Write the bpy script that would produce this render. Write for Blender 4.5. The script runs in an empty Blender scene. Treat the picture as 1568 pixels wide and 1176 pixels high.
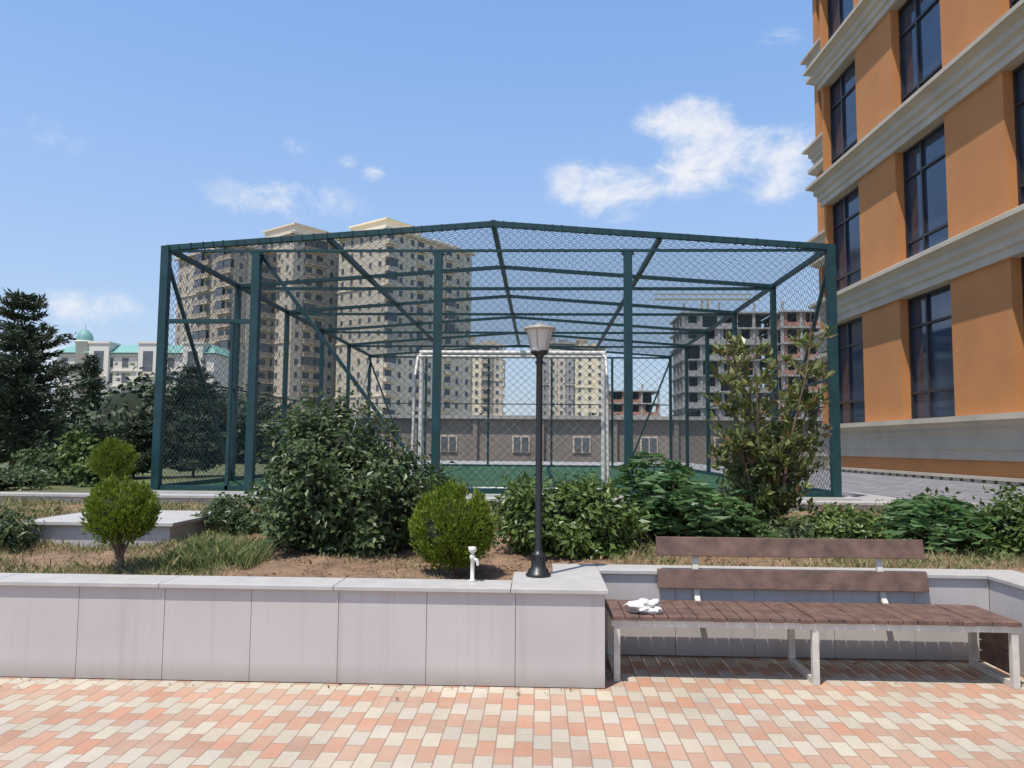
import bpy, math, random
import numpy as np
from mathutils import Vector, Matrix, noise
random.seed(3)
rng=np.random.default_rng(7)
sc=bpy.context.scene
sc.view_settings.view_transform='Standard'
sc.view_settings.look='None'
sc.view_settings.exposure=0

# ------------------------------------------------------------------ builder
class MB:
    def __init__(s): s.v=[];s.n=0;s.f=[];s.mats=[]
    def mi(s,m):
        if m not in s.mats: s.mats.append(m)
        return s.mats.index(m)
    def add(s,V,F,m,smooth=False):
        V=np.asarray(V,dtype=float).reshape(-1,3)
        mi=s.mi(m); by={}
        if isinstance(F,np.ndarray): s.f.append((F+s.n,mi,smooth))
        else:
            for f in F: by.setdefault(len(f),[]).append(f)
            for k,l in by.items(): s.f.append((np.array(l)+s.n,mi,smooth))
        s.v.append(V); s.n+=len(V)
    def hexa(s,P,m):
        s.add(P,[(0,3,2,1),(4,5,6,7),(0,1,5,4),(1,2,6,5),(2,3,7,6),(3,0,4,7)],m)
    def box(s,x0,x1,y0,y1,z0,z1,m):
        s.hexa([(x0,y0,z0),(x1,y0,z0),(x1,y1,z0),(x0,y1,z0),(x0,y0,z1),(x1,y0,z1),(x1,y1,z1),(x0,y1,z1)],m)
    def obox(s,o,a,nn,s0,s1,d0,d1,z0,z1,m):
        def p(t,d,z): return (o[0]+a[0]*t+nn[0]*d,o[1]+a[1]*t+nn[1]*d,z)
        s.hexa([p(s0,d1,z0),p(s1,d1,z0),p(s1,d0,z0),p(s0,d0,z0),p(s0,d1,z1),p(s1,d1,z1),p(s1,d0,z1),p(s0,d0,z1)],m)
    def tube(s,p0,p1,r0,r1,n,m,smooth=True,caps=True):
        p0=Vector(p0);p1=Vector(p1);d=(p1-p0).normalized()
        u=d.orthogonal().normalized();w=d.cross(u)
        V=[];
        for p,r in((p0,r0),(p1,r1)):
            for i in range(n):
                a=2*math.pi*i/n
                V.append(p+u*(r*math.cos(a))+w*(r*math.sin(a)))
        F=[(i,(i+1)%n,n+(i+1)%n,n+i) for i in range(n)]
        s.add(V,F,m,smooth)
        if caps and n>3:
            s.add(V,[tuple(range(n))[::-1],tuple(range(n,2*n))],m,False)
    def wire(s,p0,p1,r,m,seg=.4):
        p0=np.array(p0);p1=np.array(p1);d=p1-p0;ln=np.linalg.norm(d);d=d/ln
        h=np.array([0,0,1.]) if abs(d[2])<.9 else np.array([0,1.,0])
        u=np.cross(d,h);u/=np.linalg.norm(u);w=np.cross(d,u)
        k=max(1,int(math.ceil(ln/seg)));t=np.linspace(0,1,k+1)[:,None]
        c=p0+(p1-p0)*t
        V=np.stack([c+r*(u*math.cos(a)+w*math.sin(a)) for a in (0,2.094,4.189)],1).reshape(-1,3)
        i=np.arange(k)[:,None]*3
        F=np.concatenate([i+np.array([[a,(a+1)%3,3+(a+1)%3,3+a]]) for a in range(3)])
        s.add(V,F,m)
    def beam(s,p0,p1,w,h,m):
        p0=Vector(p0);p1=Vector(p1);d=(p1-p0).normalized()
        up=Vector((0,0,1)) if abs(d.z)<.95 else Vector((0,1,0))
        a=d.cross(up).normalized()*w/2;b=a.cross(d).normalized()*h/2
        s.hexa([p0-a-b,p0+a-b,p0+a+b,p0-a+b,p1-a-b,p1+a-b,p1+a+b,p1-a+b],m)
    def lathe(s,c,prof,n,m,smooth=True):
        V=[];k=len(prof)
        for r,z in prof:
            for i in range(n):
                a=2*math.pi*i/n; V.append((c[0]+r*math.cos(a),c[1]+r*math.sin(a),c[2]+z))
        F=[(j*n+i,j*n+(i+1)%n,(j+1)*n+(i+1)%n,(j+1)*n+i) for j in range(k-1) for i in range(n)]
        s.add(V,F,m,smooth)
    def build(s,name,mat=None,parent=None,bevel=0):
        me=bpy.data.meshes.new(name)
        V=np.concatenate(s.v).astype(np.float32)
        me.vertices.add(len(V)); me.vertices.foreach_set('co',V.ravel())
        L=np.concatenate([f.ravel() for f,_,_ in s.f]).astype(np.int32)
        tot=np.concatenate([np.full(len(f),f.shape[1]) for f,_,_ in s.f])
        st=np.concatenate([[0],np.cumsum(tot)[:-1]]).astype(np.int32)
        me.loops.add(len(L)); me.loops.foreach_set('vertex_index',L)
        me.polygons.add(len(tot)); me.polygons.foreach_set('loop_start',st)
        me.polygons.foreach_set('material_index',np.concatenate([np.full(len(f),mi) for f,mi,_ in s.f]).astype(np.int32))
        me.polygons.foreach_set('use_smooth',np.concatenate([np.full(len(f),sm) for f,_,sm in s.f]))
        me.update(calc_edges=True)
        for m in s.mats: me.materials.append(m)
        o=bpy.data.objects.new(name,me); sc.collection.objects.link(o)
        if mat is not None: o.matrix_world=mat
        if parent: o.parent=parent
        if bevel:
            b=o.modifiers.new('bevel','BEVEL');b.width=bevel;b.segments=2;b.limit_method='ANGLE'
        return o
def empty(name,loc=(0,0,0)):
    e=bpy.data.objects.new(name,None);sc.collection.objects.link(e);e.empty_display_size=.2
    return e

# ------------------------------------------------------------------ materials
def newmat(name):
    m=bpy.data.materials.new(name);m.use_nodes=True
    nt=m.node_tree; return m,nt,nt.nodes['Principled BSDF']
def mat(name,col,rough=.7,var=.15,scale=3,bump=0,bscale=40,metal=0,spec=.5,fine=0,dirt=None):
    m,nt,p=newmat(name)
    tc=nt.nodes.new('ShaderNodeTexCoord')
    n=nt.nodes.new('ShaderNodeTexNoise');n.inputs['Scale'].default_value=scale;n.inputs['Detail'].default_value=6
    nt.links.new(tc.outputs['Object'],n.inputs['Vector'])
    r=nt.nodes.new('ShaderNodeMapRange');r.inputs[1].default_value=.3;r.inputs[2].default_value=.7
    r.inputs[3].default_value=1-var;r.inputs[4].default_value=1+var
    nt.links.new(n.outputs['Fac'],r.inputs[0])
    val=r.outputs[0]
    if fine:
        n3=nt.nodes.new('ShaderNodeTexNoise');n3.inputs['Scale'].default_value=scale*60;n3.inputs['Detail'].default_value=2
        nt.links.new(tc.outputs['Object'],n3.inputs['Vector'])
        r3=nt.nodes.new('ShaderNodeMapRange');r3.inputs[1].default_value=.35;r3.inputs[2].default_value=.65
        r3.inputs[3].default_value=1-fine;r3.inputs[4].default_value=1+fine
        nt.links.new(n3.outputs['Fac'],r3.inputs[0])
        mm=nt.nodes.new('ShaderNodeMath');mm.operation='MULTIPLY'
        nt.links.new(val,mm.inputs[0]);nt.links.new(r3.outputs[0],mm.inputs[1]);val=mm.outputs[0]
    mul=nt.nodes.new('ShaderNodeVectorMath');mul.operation='SCALE'
    mul.inputs[0].default_value=col[:3]
    nt.links.new(val,mul.inputs['Scale'])
    out=mul.outputs[0]
    if dirt:
        sx=nt.nodes.new('ShaderNodeSeparateXYZ');nt.links.new(tc.outputs['Object'],sx.inputs[0])
        mr=nt.nodes.new('ShaderNodeMapRange');mr.inputs[1].default_value=dirt[0];mr.inputs[2].default_value=dirt[1];mr.inputs[3].default_value=dirt[2];mr.inputs[4].default_value=0
        nt.links.new(sx.outputs['Z'],mr.inputs[0])
        mu=nt.nodes.new('ShaderNodeMath');mu.operation='MULTIPLY';nt.links.new(mr.outputs[0],mu.inputs[0]);nt.links.new(n.outputs['Fac'],mu.inputs[1])
        mx=nt.nodes.new('ShaderNodeMix');mx.data_type='RGBA';nt.links.new(mu.outputs[0],mx.inputs[0]);nt.links.new(out,mx.inputs[6]);mx.inputs[7].default_value=(.2,.16,.12,1)
        out=mx.outputs[2]
        # faint vertical run marks
        mp=nt.nodes.new('ShaderNodeMapping');mp.inputs['Scale'].default_value=(14,14,.5);nt.links.new(tc.outputs['Object'],mp.inputs[0])
        ns=nt.nodes.new('ShaderNodeTexNoise');ns.inputs['Scale'].default_value=1;ns.inputs['Detail'].default_value=4;nt.links.new(mp.outputs[0],ns.inputs['Vector'])
        rs=nt.nodes.new('ShaderNodeMapRange');rs.inputs[1].default_value=.55;rs.inputs[2].default_value=.8;rs.inputs[3].default_value=0;rs.inputs[4].default_value=.35;nt.links.new(ns.outputs['Fac'],rs.inputs[0])
        m2=nt.nodes.new('ShaderNodeMix');m2.data_type='RGBA';nt.links.new(rs.outputs[0],m2.inputs[0]);nt.links.new(out,m2.inputs[6]);m2.inputs[7].default_value=(.3,.27,.24,1)
        out=m2.outputs[2]
    nt.links.new(out,p.inputs['Base Color'])
    p.inputs['Roughness'].default_value=rough;p.inputs['Metallic'].default_value=metal
    p.inputs['Specular IOR Level'].default_value=spec
    if bump:
        n2=nt.nodes.new('ShaderNodeTexNoise');n2.inputs['Scale'].default_value=bscale;n2.inputs['Detail'].default_value=4
        nt.links.new(tc.outputs['Object'],n2.inputs['Vector'])
        b=nt.nodes.new('ShaderNodeBump');b.inputs['Strength'].default_value=bump;b.inputs['Distance'].default_value=.01
        nt.links.new(n2.outputs['Fac'],b.inputs['Height']);nt.links.new(b.outputs[0],p.inputs['Normal'])
    return m
def leafmat(name,a,b,c=None,rough=.45,trans=.3):
    m,nt,p=newmat(name)
    g=nt.nodes.new('ShaderNodeNewGeometry')
    cr=nt.nodes.new('ShaderNodeValToRGB')
    cr.color_ramp.elements[0].color=(*a,1);cr.color_ramp.elements[1].color=(*b,1)
    if c:
        cr.color_ramp.elements[1].position=.9
        e=cr.color_ramp.elements.new(.96);e.color=(*c,1)
    nt.links.new(g.outputs['Random Per Island'],cr.inputs[0])
    nt.links.new(cr.outputs[0],p.inputs['Base Color'])
    p.inputs['Roughness'].default_value=rough;p.inputs['Specular IOR Level'].default_value=.4
    if trans:
        t=nt.nodes.new('ShaderNodeBsdfTranslucent')
        nt.links.new(cr.outputs[0],t.inputs['Color'])
        mx=nt.nodes.new('ShaderNodeMixShader');mx.inputs[0].default_value=trans
        nt.links.new(p.outputs[0],mx.inputs[1]);nt.links.new(t.outputs[0],mx.inputs[2])
        nt.links.new(mx.outputs[0],nt.nodes['Material Output'].inputs['Surface'])
    return m

M_panel=mat('wall_panel',(.49,.46,.45),.55,.07,1.3,fine=.03,dirt=(0,.14,1.0))
M_joint=mat('joint_grout',(.3,.28,.26),.9)
M_coping=mat('coping_granite',(.44,.425,.41),.5,.08,6,fine=.24)
M_soil=mat('soil',(.19,.12,.075),.95,.4,5,bump=.8,bscale=25,fine=.3)
M_earth=mat('ground_earth',(.2,.18,.13),.95,.3,.1)
M_turf=mat('turf',(.02,.075,.028),.9,.15,2,bump=.3,bscale=120)
M_cage=mat('cage_paint',(.008,.044,.052),.45,.25,5)
M_net=mat('net_wire',(.008,.032,.042),.5,.1,3)
M_white=mat('white_paint',(.62,.61,.58),.45,.06,8)
M_whitemetal=mat('bench_white_metal',(.58,.56,.51),.45,.15,10)
M_wood=mat('bench_wood',(.14,.085,.065),.55,.35,9,bump=.25,bscale=60,fine=.1)
M_black=mat('lamp_black',(.018,.02,.022),.38,.15,20)
M_orange=mat('orange_plaster',(.5,.215,.075),.85,.08,1.2,bump=.35,bscale=30,fine=.05)
M_cream=mat('cornice_cream',(.49,.43,.345),.75,.12,1.5,fine=.05)
M_greytile=mat('grey_tile',(.34,.33,.33),.7,.1,3)
M_bark=mat('bark',(.16,.11,.08),.9,.3,20,bump=.6,bscale=50)
M_frame=mat('window_frame',(.03,.028,.032),.4,.1,10)

def glass(name,col,rough=.06,spec=.6,metal=0):
    m,nt,p=newmat(name)
    tc=nt.nodes.new('ShaderNodeTexCoord');n=nt.nodes.new('ShaderNodeTexNoise');n.inputs['Scale'].default_value=.7
    nt.links.new(tc.outputs['Object'],n.inputs['Vector'])
    mx=nt.nodes.new('ShaderNodeMix');mx.data_type='RGBA'
    mx.inputs[6].default_value=(*[c*.5 for c in col],1);mx.inputs[7].default_value=(*[c*1.6 for c in col],1)
    nt.links.new(n.outputs['Fac'],mx.inputs[0]);nt.links.new(mx.outputs[2],p.inputs['Base Color'])
    b=nt.nodes.new('ShaderNodeBump');b.inputs['Strength'].default_value=.08
    nt.links.new(n.outputs['Fac'],b.inputs['Height']);nt.links.new(b.outputs[0],p.inputs['Normal'])
    p.inputs['Roughness'].default_value=rough;p.inputs['Specular IOR Level'].default_value=spec;p.inputs['Metallic'].default_value=metal
    return m
M_glass=glass('window_glass',(.05,.075,.12),.07,.8,.35)
M_glassfar=glass('far_window_glass',(.11,.115,.13),.3,.4)

def paving():
    m,nt,p=newmat('paving_blocks')
    N=nt.nodes.new;L=nt.links.new
    tc=N('ShaderNodeTexCoord');sx=N('ShaderNodeSeparateXYZ');L(tc.outputs['Object'],sx.inputs[0])
    def M(op,a,b=None,c=None):
        n=N('ShaderNodeMath');n.operation=op
        for i,x in enumerate((a,b,c)):
            if x is None: continue
            if isinstance(x,(int,float)): n.inputs[i].default_value=x
            else: L(x,n.inputs[i])
        return n.outputs[0]
    PW,PL=.1,.2
    wob=N('ShaderNodeTexNoise');wob.inputs['Scale'].default_value=3;L(tc.outputs['Object'],wob.inputs['Vector'])
    wv=M('MULTIPLY',M('SUBTRACT',wob.outputs['Fac'],.5),.012)
    u=M('DIVIDE',M('ADD',M('ADD',sx.outputs['X'],wv),50.03),PW)
    i=M('FLOOR',u)
    par=M('MODULO',i,2)
    v=M('ADD',M('DIVIDE',M('ADD',M('SUBTRACT',sx.outputs['Y'],wv),50),PL),M('MULTIPLY',par,.5))
    j=M('FLOOR',v)
    fu=M('FRACT',u);fv=M('FRACT',v)
    chk=M('MODULO',M('ADD',i,j),2)
    jx=M('MINIMUM',fu,M('SUBTRACT',1,fu));jy=M('MINIMUM',fv,M('SUBTRACT',1,fv))
    d=M('MINIMUM',M('MULTIPLY',jx,PW),M('MULTIPLY',jy,PL))
    joint=N('ShaderNodeMapRange');joint.inputs[1].default_value=.001;joint.inputs[2].default_value=.0045
    L(d,joint.inputs[0])
    cv=N('ShaderNodeCombineXYZ');L(i,cv.inputs[0]);L(j,cv.inputs[1])
    wn=N('ShaderNodeTexWhiteNoise');wn.noise_dimensions='3D';L(cv.outputs[0],wn.inputs['Vector'])
    sp=N('ShaderNodeSeparateColor');L(wn.outputs['Color'],sp.inputs[0])
    sal=N('ShaderNodeMix');sal.data_type='RGBA';sal.inputs[6].default_value=(.44,.235,.155,1);sal.inputs[7].default_value=(.4,.265,.195,1);L(sp.outputs[0],sal.inputs[0])
    cre=N('ShaderNodeMix');cre.data_type='RGBA';cre.inputs[6].default_value=(.45,.395,.305,1);cre.inputs[7].default_value=(.43,.39,.33,1);L(sp.outputs[0],cre.inputs[0])
    cA=N('ShaderNodeMix');cA.data_type='RGBA';L(sal.outputs[2],cA.inputs[6]);L(cre.outputs[2],cA.inputs[7])
    L(chk,cA.inputs[0])
    ns=N('ShaderNodeTexNoise');ns.inputs['Scale'].default_value=1.3;ns.inputs['Detail'].default_value=8;L(tc.outputs['Object'],ns.inputs['Vector'])
    nf=N('ShaderNodeTexNoise');nf.inputs['Scale'].default_value=110;nf.inputs['Detail'].default_value=4;L(tc.outputs['Object'],nf.inputs['Vector'])
    br=M('ADD',.45,M('ADD',M('MULTIPLY',sp.outputs[1],.16),M('ADD',M('MULTIPLY',ns.outputs['Fac'],.5),M('MULTIPLY',nf.outputs['Fac'],.42))))
    s=N('ShaderNodeVectorMath');s.operation='SCALE';L(cA.outputs[2],s.inputs[0]);L(br,s.inputs['Scale'])
    # thin sandy dust film
    nd=N('ShaderNodeTexNoise');nd.inputs['Scale'].default_value=4;nd.inputs['Detail'].default_value=9;L(tc.outputs['Object'],nd.inputs['Vector'])
    dm=N('ShaderNodeMapRange');dm.inputs[1].default_value=.45;dm.inputs[2].default_value=.75;dm.inputs[4].default_value=.5;L(nd.outputs['Fac'],dm.inputs[0])
    du=N('ShaderNodeMix');du.data_type='RGBA';L(dm.outputs[0],du.inputs[0]);L(s.outputs[0],du.inputs[6]);du.inputs[7].default_value=(.42,.335,.265,1)
    cj=N('ShaderNodeMix');cj.data_type='RGBA';cj.inputs[6].default_value=(.27,.2,.155,1);L(du.outputs[2],cj.inputs[7]);L(joint.outputs[0],cj.inputs[0])
    L(cj.outputs[2],p.inputs['Base Color']);p.inputs['Roughness'].default_value=.85
    b=N('ShaderNodeBump');b.inputs['Strength'].default_value=.7;b.inputs['Distance'].default_value=.004
    h=M('ADD',joint.outputs[0],M('MULTIPLY',nf.outputs['Fac'],.45));L(h,b.inputs['Height']);L(b.outputs[0],p.inputs['Normal'])
    return m
M_pave=paving()

# ------------------------------------------------------------------ camera
cam=bpy.data.cameras.new('camera');co=bpy.data.objects.new('camera',cam);sc.collection.objects.link(co)
cam.sensor_width=36;cam.lens=27.05;cam.clip_end=6000;cam.clip_start=.05
R=Matrix.Rotation(math.radians(2.14),4,'Z')@Matrix.Rotation(math.radians(90+4.56),4,'X')@Matrix.Rotation(math.radians(.46),4,'Z')
co.matrix_world=Matrix.Translation((0,0,1.6))@R
sc.camera=co

# ------------------------------------------------------------------ sun + sky
sv=Vector((-.24,-.34,1)).normalized()
sl=bpy.data.lights.new('sun','SUN');sl.energy=5.0;sl.angle=math.radians(.5);sl.color=(1,.94,.85)
so=bpy.data.objects.new('sun',sl);sc.collection.objects.link(so)
so.rotation_euler=sv.to_track_quat('Z','Y').to_euler();so.location=(0,0,30)
w=bpy.data.worlds.new('World');sc.world=w;w.use_nodes=True
nt=w.node_tree;N=nt.nodes.new;L=nt.links.new
bg=nt.nodes['Background'];bg.inputs['Strength'].default_value=.15
sky=N('ShaderNodeTexSky');sky.sky_type='NISHITA';sky.sun_disc=False
sky.sun_elevation=math.asin(sv.z);sky.sun_rotation=math.atan2(sv.x,sv.y)%(2*math.pi)
sky.air_density=1.0;sky.dust_density=1.0;sky.ozone_density=1.5
tc=N('ShaderNodeTexCoord');sx=N('ShaderNodeSeparateXYZ');L(tc.outputs['Generated'],sx.inputs[0])
def WM(op,a,b=None):
    n=N('ShaderNodeMath');n.operation=op
    for i,x in enumerate((a,b)):
        if x is None: continue
        if isinstance(x,(int,float)): n.inputs[i].default_value=x
        else: L(x,n.inputs[i])
    return n.outputs[0]
az=WM('ARCTAN2',sx.outputs['X'],sx.outputs['Y']);el=WM('ARCSINE',sx.outputs['Z'])
clouds=[(.235,.352,.115,.036,1.1),(.185,.395,.06,.03,1.1),(.29,.33,.05,.03,.9),(.085,.332,.065,.032,1.15),(.09,.30,.05,.02,.6),(-.327,.297,.08,.022,.6),(-.545,.15,.045,.022,1),(-.60,.095,.06,.03,1.05),
 (-.263,.353,.02,.008,.6),(-.222,.342,.014,.009,.6),(-.31,.365,.03,.012,.4),(-.6,.335,.04,.012,.25),(.3,.48,.03,.01,.4)]
acc=None
for a,e,sa,se,st in clouds:
    d=WM('ADD',WM('POWER',WM('DIVIDE',WM('SUBTRACT',az,a),sa),2),WM('POWER',WM('DIVIDE',WM('SUBTRACT',el,e),se),2))
    g=WM('MULTIPLY',WM('SUBTRACT',1,WM('MULTIPLY',d,.6)),st)
    g=WM('MAXIMUM',g,-.5)
    acc=g if acc is None else WM('MAXIMUM',acc,g)
mp=N('ShaderNodeMapping');mp.inputs['Scale'].default_value=(1,1,1.6);L(tc.outputs['Generated'],mp.inputs[0])
n1=N('ShaderNodeTexNoise');n1.inputs['Scale'].default_value=13;n1.inputs['Detail'].default_value=12;n1.inputs['Roughness'].default_value=.66;n1.inputs['Distortion'].default_value=.3
L(mp.outputs[0],n1.inputs['Vector'])
cm=WM('ADD',WM('MULTIPLY',acc,.66),WM('MULTIPLY',WM('SUBTRACT',n1.outputs['Fac'],.5),3.1))
rm=N('ShaderNodeMapRange');rm.interpolation_type='SMOOTHSTEP';rm.inputs[1].default_value=-.05;rm.inputs[2].default_value=1.15;rm.inputs[4].default_value=.95
L(cm,rm.inputs[0])
gate=N('ShaderNodeMapRange');gate.inputs[1].default_value=-.4;gate.inputs[2].default_value=.5;L(acc,gate.inputs[0])
fac=WM('MULTIPLY',rm.outputs[0],gate.outputs[0])
hzf=N('ShaderNodeMapRange');hzf.interpolation_type='SMOOTHSTEP';hzf.inputs[1].default_value=.0;hzf.inputs[2].default_value=.65;hzf.inputs[3].default_value=.62;hzf.inputs[4].default_value=.42;L(el,hzf.inputs[0])
hz2=N('ShaderNodeMapRange');hz2.interpolation_type='SMOOTHSTEP';hz2.inputs[1].default_value=.5;hz2.inputs[2].default_value=1.1;hz2.inputs[3].default_value=1;hz2.inputs[4].default_value=.3;L(el,hz2.inputs[0])
hc=N('ShaderNodeMix');hc.data_type='RGBA';L(WM('MULTIPLY',hzf.outputs[0],hz2.outputs[0]),hc.inputs[0]);L(sky.outputs[0],hc.inputs[6])
hcol=N('ShaderNodeMix');hcol.data_type='RGBA'
hg=N('ShaderNodeMapRange');hg.inputs[1].default_value=.05;hg.inputs[2].default_value=.55;L(el,hg.inputs[0])
L(hg.outputs[0],hcol.inputs[0]);hcol.inputs[6].default_value=(3.7,4.6,6.0,1);hcol.inputs[7].default_value=(2.0,4.2,8.6,1)
L(hcol.outputs[2],hc.inputs[7])
mx=N('ShaderNodeMix');mx.data_type='RGBA';L(fac,mx.inputs[0])
L(hc.outputs[2],mx.inputs[6]);mx.inputs[7].default_value=(5.9,6.0,6.3,1)
L(mx.outputs[2],bg.inputs['Color'])

# ------------------------------------------------------------------ ground
b=MB();b.box(-1500,1500,-60,3000,-.5,0,M_earth);b.build('ground')
b=MB();b.add([(-20,-8,.004),(9,-8,.004),(9,6.2,.004),(-20,6.2,.004)],[(0,1,2,3)],M_pave);b.build('paved_plaza')

b=MB();ZT=.62;J=.0018
b.box(-14,.405,5.26,5.5,0,ZT,M_joint)
x=.435
while x>-14:
    x2=x-.595
    b.box(x2+J,x-J,5.23+random.uniform(0,.0015),5.262,.010,ZT-.004,M_panel);x=x2
b.box(.402,.435,5.263,6.08,.012,ZT-.004,M_panel)
b.box(-.2,.405,5.5,6.08,0,ZT,M_joint)
b.box(.4,3.6,6.09,6.3,0,ZT,M_joint)
x=.44
while x<3.4:
    x2=min(x+.6,3.4);b.box(x+J,x2-J,6.06,6.092,.012,ZT-.004,M_panel);x=x2
b.box(3.43,3.7,4.5,6.3,0,ZT,M_joint)
y=6.058
while y>4.5:
    y2=max(y-.6,4.47);b.box(3.4,3.432,y2+J,y-J,.012,ZT-.004,M_panel);y=y2
b.box(3.71,9,4.5,4.75,0,ZT,M_joint);
x=3.434
while x<9: b.box(x+J,x+.592,4.468,4.499,.012,ZT-.004,M_panel);x+=.595
b.build('planter_wall')
b=MB();z0,z1=ZT,.65
x=-.192
while x>-14:
    b.box(x-1.188,x-.002,5.2,5.53,z0,z1,M_coping);x-=1.19
b.box(-.19,.455,5.2,5.9,z0,z1,M_coping)
b.box(.10,.455,5.902,6.33,z0,z1,M_coping)
x=.457
while x<3.3:
    x2=min(x+1.0,3.378);b.box(x,x2-.002,6.035,6.33,z0,z1,M_coping);x=x2
    if x2>=3.378:break
b.box(3.38,3.73,4.75,6.33,z0,z1,M_coping)
b.box(3.38,9,4.44,4.748,z0,z1,M_coping)
b.build('wall_coping',bevel=.004)

def grid(name,x0,x1,y0,y1,nx,ny,zf,m):
    X,Y=np.meshgrid(np.linspace(x0,x1,nx),np.linspace(y0,y1,ny))
    Z=zf(X,Y)
    V=np.stack([X,Y,Z],-1).reshape(-1,3)
    idx=np.arange(nx*ny).reshape(ny,nx)
    F=np.stack([idx[:-1,:-1],idx[:-1,1:],idx[1:,1:],idx[1:,:-1]],-1).reshape(-1,4)
    b=MB();b.add(V,F,m,True);return b.build(name)
def zs(X,Y): return .59+.02*np.sin(X*2.1+Y)+.015*np.sin(X*5.3-Y*4.1)+.012*np.sin(X*11+Y*9)+.02*np.clip(Y-6,0,5)
grid('flower_bed_soil',-14,.38,5.45,11.45,200,90,zs,M_soil)
grid('flower_bed_soil',.38,9,6.25,11.45,120,80,zs,M_soil)
b=MB()
b.box(-40,7.6,11.45,40,0,.78,M_greytile)
x=-40
while x<7.5:
    b.box(x+.004,min(x+.9,7.6)-.004,11.41,11.448,.3,.775,M_panel);x+=.9
x=-40
while x<7.5:
    b.box(x+.003,min(x+1.2,7.6)-.003,11.38,11.75,.78,.815,M_coping);x+=1.2
b.build('terrace_wall')
b=MB();b.box(-4.95,-3.55,7.35,8.6,.4,.80,M_panel);b.box(-5.0,-3.5,7.3,8.65,.80,.835,M_coping);b.build('stone_plinth',bevel=.004)
def zg(X,Y): return .80+.015*np.sin(X*3)+0*Y
grid('terrace_lawn',-40,-6.65,11.76,40,60,60,zg,mat('lawn_soil',(.1,.11,.045),.95,.3,2,fine=.3))

# ------------------------------------------------------------------ sports cage
X0,X1,Y0,Y1=-6.3,4.7,12.5,28.0
ZB,ZE,ZP=.81,4.86,5.26
XM=(X0+X1)/2
b=MB()
b.box(X0-.3,X1+.3,Y0-.25,Y1+.3,.7,.822,M_coping)
b.box(X0+.05,X1-.05,Y0-.1,Y1-.05,.8,.835,M_turf)
b.build('football_pitch')
cage=empty('sports_cage')
b=MB();ys=[Y0+3.1*i for i in range(6)]
for k,y in enumerate(ys):
    t=.13 if k==0 else .1
    for x in(X0,X1): b.box(x-t/2,x+t/2,y-t/2,y+t/2,ZB,ZE+.03,M_cage)
    for s in(X0,X1):
        b.beam((s,y,ZE),(XM,y,ZP),.08,.07 if k else .09,M_cage)
    b.beam((X0,y,ZE-.05),(X1,y,ZE-.05),.05,.06 if k else .04,M_cage)
for x in(-4.75,-1.7,1.42):
    b.box(x-.065,x+.065,Y0-.068,Y0+.072,ZB,ZE-.09,M_cage)
    b.box(x-.09,x+.09,Y0-.09,Y0+.09,ZB+.03,ZB+.05,M_cage)
    b.box(x-.1,x+.1,Y0-.05,Y0+.05,ZE-.12,ZE-.09,M_cage)
for x in(-4.2,-1.9,.4,2.6):
    b.box(x-.04,x+.04,Y1-.04,Y1+.04,ZB,ZE-.09,M_cage)
for x in(X0,X1):
    for z in(ZE,ZB+.06): b.beam((x,Y0,z),(x,Y1,z),.07,.08,M_cage)
    b.beam((x,Y0,2.7),(x,Y1,2.7),.03,.035,M_cage)
b.beam((XM,Y0,ZP+.02),(XM,Y1,ZP+.02),.08,.1,M_cage)
for s in(X0,X1):
    xx=s+(XM-s)*.5;zz=ZE+(ZP-ZE)*.5
    b.beam((xx,Y0,zz-.04),(xx,Y1,zz-.04),.07,.09,M_cage)
b.beam((X0,Y0,ZB+.06),(X1,Y0,ZB+.06),.06,.07,M_cage)
b.beam((X0,Y1,ZB+.06),(X1,Y1,ZB+.06),.06,.07,M_cage)
b.beam((X0,Y1,3.1),(X1,Y1,3.1),.03,.035,M_cage)
b.beam((X0,Y0,3.62),(-4.75,Y0,3.62),.06,.07,M_cage)
b.box(-5.15,-5.1,Y0-.03,Y0+.03,ZB,3.6,M_cage)
b.beam((-4.72,Y0+.1,ZE-.1),(-1.75,Y0+.1,ZB+.1),.05,.06,M_cage)
b.beam((X0,Y0,ZE-.15),(X0,ys[1],ZB+.1),.05,.06,M_cage)
b.beam((X1,Y0,ZE-.15),(X1,ys[1],ZB+.1),.05,.06,M_cage)
b.beam((X0,ys[4],ZB+.1),(X0,Y1,ZE-.15),.05,.06,M_cage)
b.beam((X1,Y1,ZE-.15),(X1-1.5,Y1,ZB+.1),.05,.06,M_cage)
b.beam((X0,Y1,ZE-.15),(X0+1.5,Y1,ZB+.1),.05,.06,M_cage)
x=X0
while x<X1:
    f=1-abs(x-XM)/(XM-X0);q=random.uniform(.6,1.1)
    b.box(x-.009,x+.009,Y0-.052,Y0+.052,ZE+(ZP-ZE)*f-.055,ZE+(ZP-ZE)*f+.05*q,M_net);x+=random.uniform(.12,.24)
b.build('frame',parent=cage)
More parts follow.
